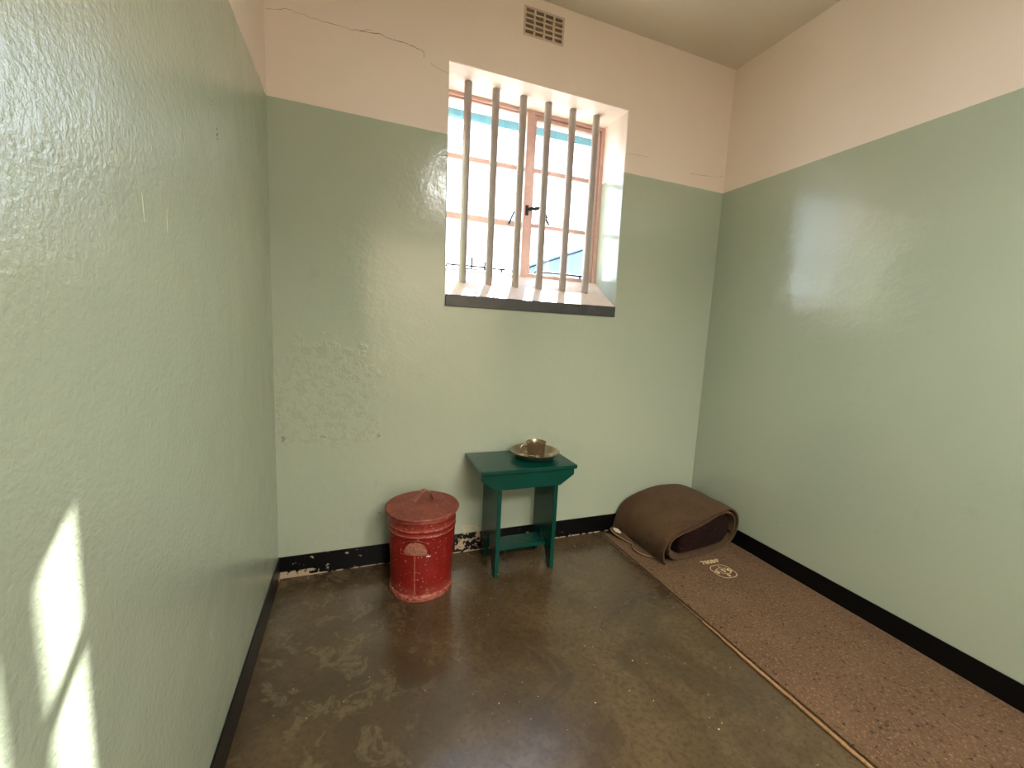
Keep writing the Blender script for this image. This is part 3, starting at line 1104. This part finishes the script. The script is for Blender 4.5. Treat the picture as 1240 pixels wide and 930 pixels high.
MX1 = W - SK - 0.002
obj('top_layer', mat_slab(0.0095, 0.0195, 1.728, MX1, YF + 0.25, -0.060, 0.004, 1.0), M_MAT, mat_, True, 50)
obj('under_layer', mat_slab(0.0005, 0.0090, 1.722, MX1, YF + 0.26, -0.055, 0.005, 5.0), M_MAT, mat_, True, 50)
bm = bmesh.new()
pp = []
for k in range(160):
    yv = -0.83 - 1.65 * k / 159
    grow = min(1.0, k / 25.0)
    pp.append((1.7165 - 2.07 + 0.0035 * noise.noise(Vector((yv * 16.0, 2.0, 0))) + 0.0025 * noise.noise(Vector((yv * 5.0, 9.0, 0))) + 0.006 * (1 - grow), yv + 1.3, 0.0062))
tube(bm, pp, [0.0060 * (0.55 + 0.45 * min(1, k / 25.0)) + 0.0008 * noise.noise(Vector((k * 0.9, 0, 0))) for k in range(160)], 10)
ed = obj('edge_roll', bm, M_EDGE, mat_, True, 60)
tag(ed, 'tan frayed edging')

# printed emblem and number
M_PRINT = simple('cream_print', srgb(214, 188, 148), 0.8, vary=0.18, vscale=140.0, bstr=0.0)
EX, EY, EZ = 2.109 - 2.07, -0.581 + 1.3, 0.0208
bm = bmesh.new()
sq = []
for k in range(72):
    a = 2 * PI * k / 72
    c_, s_ = math.cos(a), math.sin(a)
    ex = 2 / 2.9
    sq.append((EX + 0.0555 * math.copysign(abs(c_) ** ex, c_), EY + 0.0555 * math.copysign(abs(s_) ** ex, s_), EZ))
tube(bm, sq, 0.0019, 6, closed=True, flat=(1, 0.35))
# the diamond of strokes in the middle
for a_, b2 in (((-0.022, 0.024), (-0.020, -0.014)), ((0.010, 0.046), (0.030, -0.004)), ((0.010, 0.046), (0.0, 0.020)), ((0.036, 0.022), (0.020, 0.012)), ((-0.028, 0.022), (-0.008, 0.028)), ((0.014, -0.026), (0.034, -0.016)), ((0.034, -0.016), (0.030, 0.008)), ((-0.020, -0.014), (0.014, -0.024))):
    tube(bm, [(EX + a_[0], EY + a_[1], EZ), (EX + b2[0], EY + b2[1], EZ)], 0.0016, 6, flat=(1, 0.35))
emb = obj('emblem', bm, M_PRINT, mat_)
tag(emb, 'cream printed emblem')


def text_part(txt, x, y, z, size, rot, parent, name, sx=1.0, off=0.0):
    cu = bpy.data.curves.new(name, 'FONT')
    cu.body = txt
    cu.size = size
    cu.align_x = 'CENTER'
    cu.align_y = 'CENTER'
    cu.extrude = 0.0005
    cu.offset = off
    tmp = bpy.data.objects.new(name, cu)
    col.objects.link(tmp)
    dg = bpy.context.evaluated_depsgraph_get()
    dg.update()
    me = bpy.data.meshes.new_from_object(tmp.evaluated_get(dg))
    bpy.data.objects.remove(tmp)
    me.transform(Matrix.Translation((x, y, z)) @ Matrix.Rotation(rot, 4, 'Z') @ Matrix.Diagonal((sx, 1, 1, 1)))
    me.materials.clear()
    return link(name, me, M_PRINT, parent)


text_part('S', EX - 0.038, EY + 0.002, EZ, 0.036, 0.0, emb, 'letter', 1.1, 0.0010)
text_part('S', EX + 0.040, EY - 0.002, EZ, 0.036, 0.0, emb, 'letter', 1.1, 0.0010)
text_part('S', EX + 0.005, EY + 0.004, EZ, 0.036, 0.0, emb, 'letter', 1.1, 0.0006)
text_part('S', EX - 0.002, EY - 0.036, EZ, 0.028, 0.0, emb, 'letter', 1.1, 0.0006)
text_part("78089'", EX + 0.004, EY + 0.088, EZ, 0.040, -0.06, mat_, 'stamped_number', 1.1, 0.0008)
for (x_, y_, s_) in ((2.16, -1.17, 0.006), (2.34, -1.28, 0.005)):
    bm = bmesh.new()
    pts = [(x_ - 2.07, y_ + 1.3, 0.0205), (x_ - 2.07 + s_, y_ + 1.3 + s_ * 0.4, 0.0210), (x_ - 2.07 + s_ * 1.6, y_ + 1.3 - s_ * 0.6, 0.0206)]
    tube(bm, pts, 0.002, 6)
    obj('lint', bm, M_CRACK, mat_)

# ------------------------------------------------------------------ rolled blanket
M_BLANKET = wool_mat('brown_blanket', srgb(74, 52, 38), srgb(82, 62, 41), srgb(104, 78, 56), srgb(44, 28, 20), 0.45, 1.1)
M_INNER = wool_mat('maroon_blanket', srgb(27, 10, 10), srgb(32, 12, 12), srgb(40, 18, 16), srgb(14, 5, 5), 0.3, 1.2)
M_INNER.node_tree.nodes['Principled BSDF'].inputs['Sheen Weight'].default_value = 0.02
M_STITCH = simple('blanket_stitching', srgb(146, 118, 92), 0.8, vary=0.3, vscale=120.0)
FR = [(1.850, .0265), (1.826, .060), (1.816, .110), (1.835, .155), (1.90, .186), (1.99, .206), (2.10, .228), (2.22, .248), (2.31, .256), (2.37, .236), (2.404, .18), (2.404, .10), (2.37, .052), (2.28, .032), (2.10, .0285), (1.97, .031), (1.89, .055), (1.856, .10), (1.868, .145), (1.92, .169), (2.02, .187), (2.12, .207), (2.22, .228), (2.30, .235), (2.352, .216), (2.384, .165), (2.384, .100)]
BK = [(1.822, .034), (1.825, .080), (1.842, .130), (1.875, .176), (1.94, .216), (2.02, .246), (2.10, .259), (2.24, .264), (2.33, .251), (2.382, .222), (2.405, .17), (2.404, .10), (2.37, .052), (2.28, .032), (2.10, .0285), (1.97, .031), (1.90, .055), (1.872, .10), (1.882, .15), (1.94, .190), (2.04, .221), (2.14, .236), (2.24, .244), (2.31, .234), (2.358, .212), (2.384, .165), (2.384, .100)]
roll = empty('rolled_blanket', (2.11, -0.22, 0.02))
tag(roll, 'thick rolled brown wool blanket lying on the mat in the far right corner', 'blanket')
OFF = Vector((2.11, -0.22, 0.02))
fr = catmull([(p[0], 0, p[1]) for p in FR], 5)
bk = catmull([(p[0], 0, p[1]) for p in BK], 5)


def yfront(x, k):
    return -0.458 + 0.07 * (x - 1.85) / 0.55 + 0.004 * math.sin(k * 0.35)


bm = bmesh.new()
TH = 0.0055
ns = 26
rows_o, rows_i = [], []
for s_ in range(ns + 1):
    v = s_ / ns            # 0 front, 1 back
    prof3 = []
    for k in range(len(fr)):
        p = fr[k].lerp(bk[k], v ** 0.85)
        yv = yfront(p.x, k) * (1 - v) + (-0.022) * v
        outer_k = k < 62
        amp = 0.009 * min(1.0, k / 10.0 + 0.2) if outer_k else 0.0015
        nn = noise.noise(Vector((p.x * 6, yv * 7, p.z * 6))) * amp
        prof3.append((Vector((p.x, yv, p.z)), nn))
    ro, ri = [], []
    for k, (p, nn) in enumerate(prof3):
        a = prof3[max(k - 1, 0)][0]
        b2 = prof3[min(k + 1, len(prof3) - 1)][0]
        d = (b2 - a)
        d.y = 0
        d.normalize()
        nrm = Vector((-d.z, 0, d.x))      # outward for the clockwise path
        q = p + nrm * nn * (0 if p.z < 0.05 else 1)
        if k == 0 or k < 4:
            q.x += 0.006 * math.sin(v * 17.0) * (1 - k / 4)
            q.z += 0.004 * max(0, math.sin(v * 9.0 + 1)) * (1 - k / 4)
        edge = 0.75 if s_ in (0, ns) else 1.0
        po_ = q + nrm * TH * edge
        pi_ = q - nrm * TH * edge
        po_.x = min(po_.x, W - 0.010)
        po_.z = max(po_.z, 0.0225)
        pi_.z = max(pi_.z, 0.0225)
        ro.append(bm.verts.new(po_ - OFF))
        ri.append(bm.verts.new(pi_ - OFF))
    rows_o.append(ro)
    rows_i.append(ri)
K = len(fr)
for s_ in range(ns):
    for k in range(K - 1):
        bm.faces.new((rows_o[s_][k], rows_o[s_][k + 1], rows_o[s_ + 1][k + 1], rows_o[s_ + 1][k]))
        bm.faces.new((rows_i[s_][k], rows_i[s_ + 1][k], rows_i[s_ + 1][k + 1], rows_i[s_][k + 1]))
    for k in (0, K - 1):
        bm.faces.new((rows_o[s_][k], rows_i[s_][k], rows_i[s_ + 1][k], rows_o[s_ + 1][k]))
for s_ in (0, ns):
    for k in range(K - 1):
        bm.faces.new((rows_o[s_][k], rows_i[s_][k], rows_i[s_][k + 1], rows_o[s_][k + 1]))
flap_edge = [v.co.copy() for v in [r_[0] for r_ in rows_o]]
front_edge = [r_.co.copy() for r_ in rows_o[0]]
outer = obj('outer_cover', bm, M_BLANKET, roll, True, 55)
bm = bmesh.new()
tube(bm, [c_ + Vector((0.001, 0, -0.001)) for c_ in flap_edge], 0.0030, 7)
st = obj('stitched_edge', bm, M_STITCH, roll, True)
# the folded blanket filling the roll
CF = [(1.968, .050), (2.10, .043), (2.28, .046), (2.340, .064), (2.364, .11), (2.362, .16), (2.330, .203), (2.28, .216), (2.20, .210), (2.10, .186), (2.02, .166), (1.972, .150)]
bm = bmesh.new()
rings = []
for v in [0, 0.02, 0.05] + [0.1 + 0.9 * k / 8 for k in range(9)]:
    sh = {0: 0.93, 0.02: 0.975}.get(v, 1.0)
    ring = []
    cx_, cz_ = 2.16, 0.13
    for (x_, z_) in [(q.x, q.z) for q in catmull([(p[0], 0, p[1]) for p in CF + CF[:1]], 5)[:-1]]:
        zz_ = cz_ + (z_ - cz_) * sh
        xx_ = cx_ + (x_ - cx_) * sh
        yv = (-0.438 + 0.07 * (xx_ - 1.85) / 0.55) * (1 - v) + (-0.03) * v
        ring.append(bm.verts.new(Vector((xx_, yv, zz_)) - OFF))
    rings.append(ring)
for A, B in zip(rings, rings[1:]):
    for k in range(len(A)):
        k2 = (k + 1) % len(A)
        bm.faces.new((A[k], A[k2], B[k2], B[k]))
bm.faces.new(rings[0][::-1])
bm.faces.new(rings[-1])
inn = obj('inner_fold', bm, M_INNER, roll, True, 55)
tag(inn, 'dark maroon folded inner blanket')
# the wavy edge of a lower layer peeping out on the left, with its white label
bm = bmesh.new()
edge_pts = catmull([(1.798, -0.035, 0.034), (1.764, -0.075, 0.046), (1.762, -0.125, 0.042), (1.790, -0.180, 0.030), (1.806, -0.230, 0.029), (1.778, -0.275, 0.034), (1.784, -0.325, 0.030), (1.826, -0.375, 0.0275)], 6)
top_r, bot_r = [], []
for i, p in enumerate(edge_pts):
    inner_x = 1.865
    rowt, rowb = [], []
    for k in range(6):
        u = k / 5
        xx_ = p.x + (inner_x - p.x) * u
        zz_ = p.z + 0.002 * math.sin(u * 3)
        zz_ = zz_ * (1 - u) + 0.0265 * u
        rowt.append(bm.verts.new(Vector((xx_, p.y, zz_ + 0.003)) - OFF))
        rowb.append(bm.verts.new(Vector((xx_, p.y, max(zz_ - 0.003, 0.0225))) - OFF))
    top_r.append(rowt)
    bot_r.append(rowb)
for i in range(len(edge_pts) - 1):
    for k in range(5):
        bm.faces.new((top_r[i][k], top_r[i][k + 1], top_r[i + 1][k + 1], top_r[i + 1][k]))
        bm.faces.new((bot_r[i][k], bot_r[i + 1][k], bot_r[i + 1][k + 1], bot_r[i][k + 1]))
    for k in (0, 5):
        bm.faces.new((top_r[i][k], bot_r[i][k], bot_r[i + 1][k], top_r[i + 1][k]))
for i in (0, -1):
    for k in range(5):
        bm.faces.new((top_r[i][k], top_r[i][k + 1], bot_r[i][k + 1], bot_r[i][k]))
under = obj('under_fold', bm, M_BLANKET, roll, True, 55)
bm = bmesh.new()
tube(bm, [p - OFF + Vector((-0.001, 0, 0)) for p in edge_pts], 0.0034, 7)
obj('stitched_edge', bm, M_STITCH, roll, True)
bm = bmesh.new()
prism(bm, [(1.766, -0.118), (1.772, -0.082), (1.792, -0.068), (1.806, -0.085), (1.800, -0.128), (1.782, -0.144)], 2, 0.0520, 0.0535)
for v in bm.verts:
    v.co.z += (v.co.x - 1.776) * -0.15
    v.co -= OFF
tg = obj('cloth_label', bm, simple('white_cloth', srgb(226, 212, 186), 0.7), under)
tag(tg, 'small white cloth tag')

# ------------------------------------------------------------------ round housing added for the unseen cell fill light (behind the camera)
fill_lamp = empty('added_fill_lamp', (1.35, -2.35, HC))
tag(fill_lamp, 'round white housing of the added, unseen fill lamp near the front wall of the cell', 'lamp')
bm = bmesh.new()
lathe(bm, [(0, 0.0), (0.28, 0.0), (0.285, -0.02), (0.28, -0.10), (0.27, -0.105), (0.262, -0.10), (0.262, -0.03), (0, -0.03)], 48)
obj('fill_lamp_housing', bm, simple('fill_lamp_enamel', srgb(225, 222, 214), 0.4), fill_lamp, True, 40)
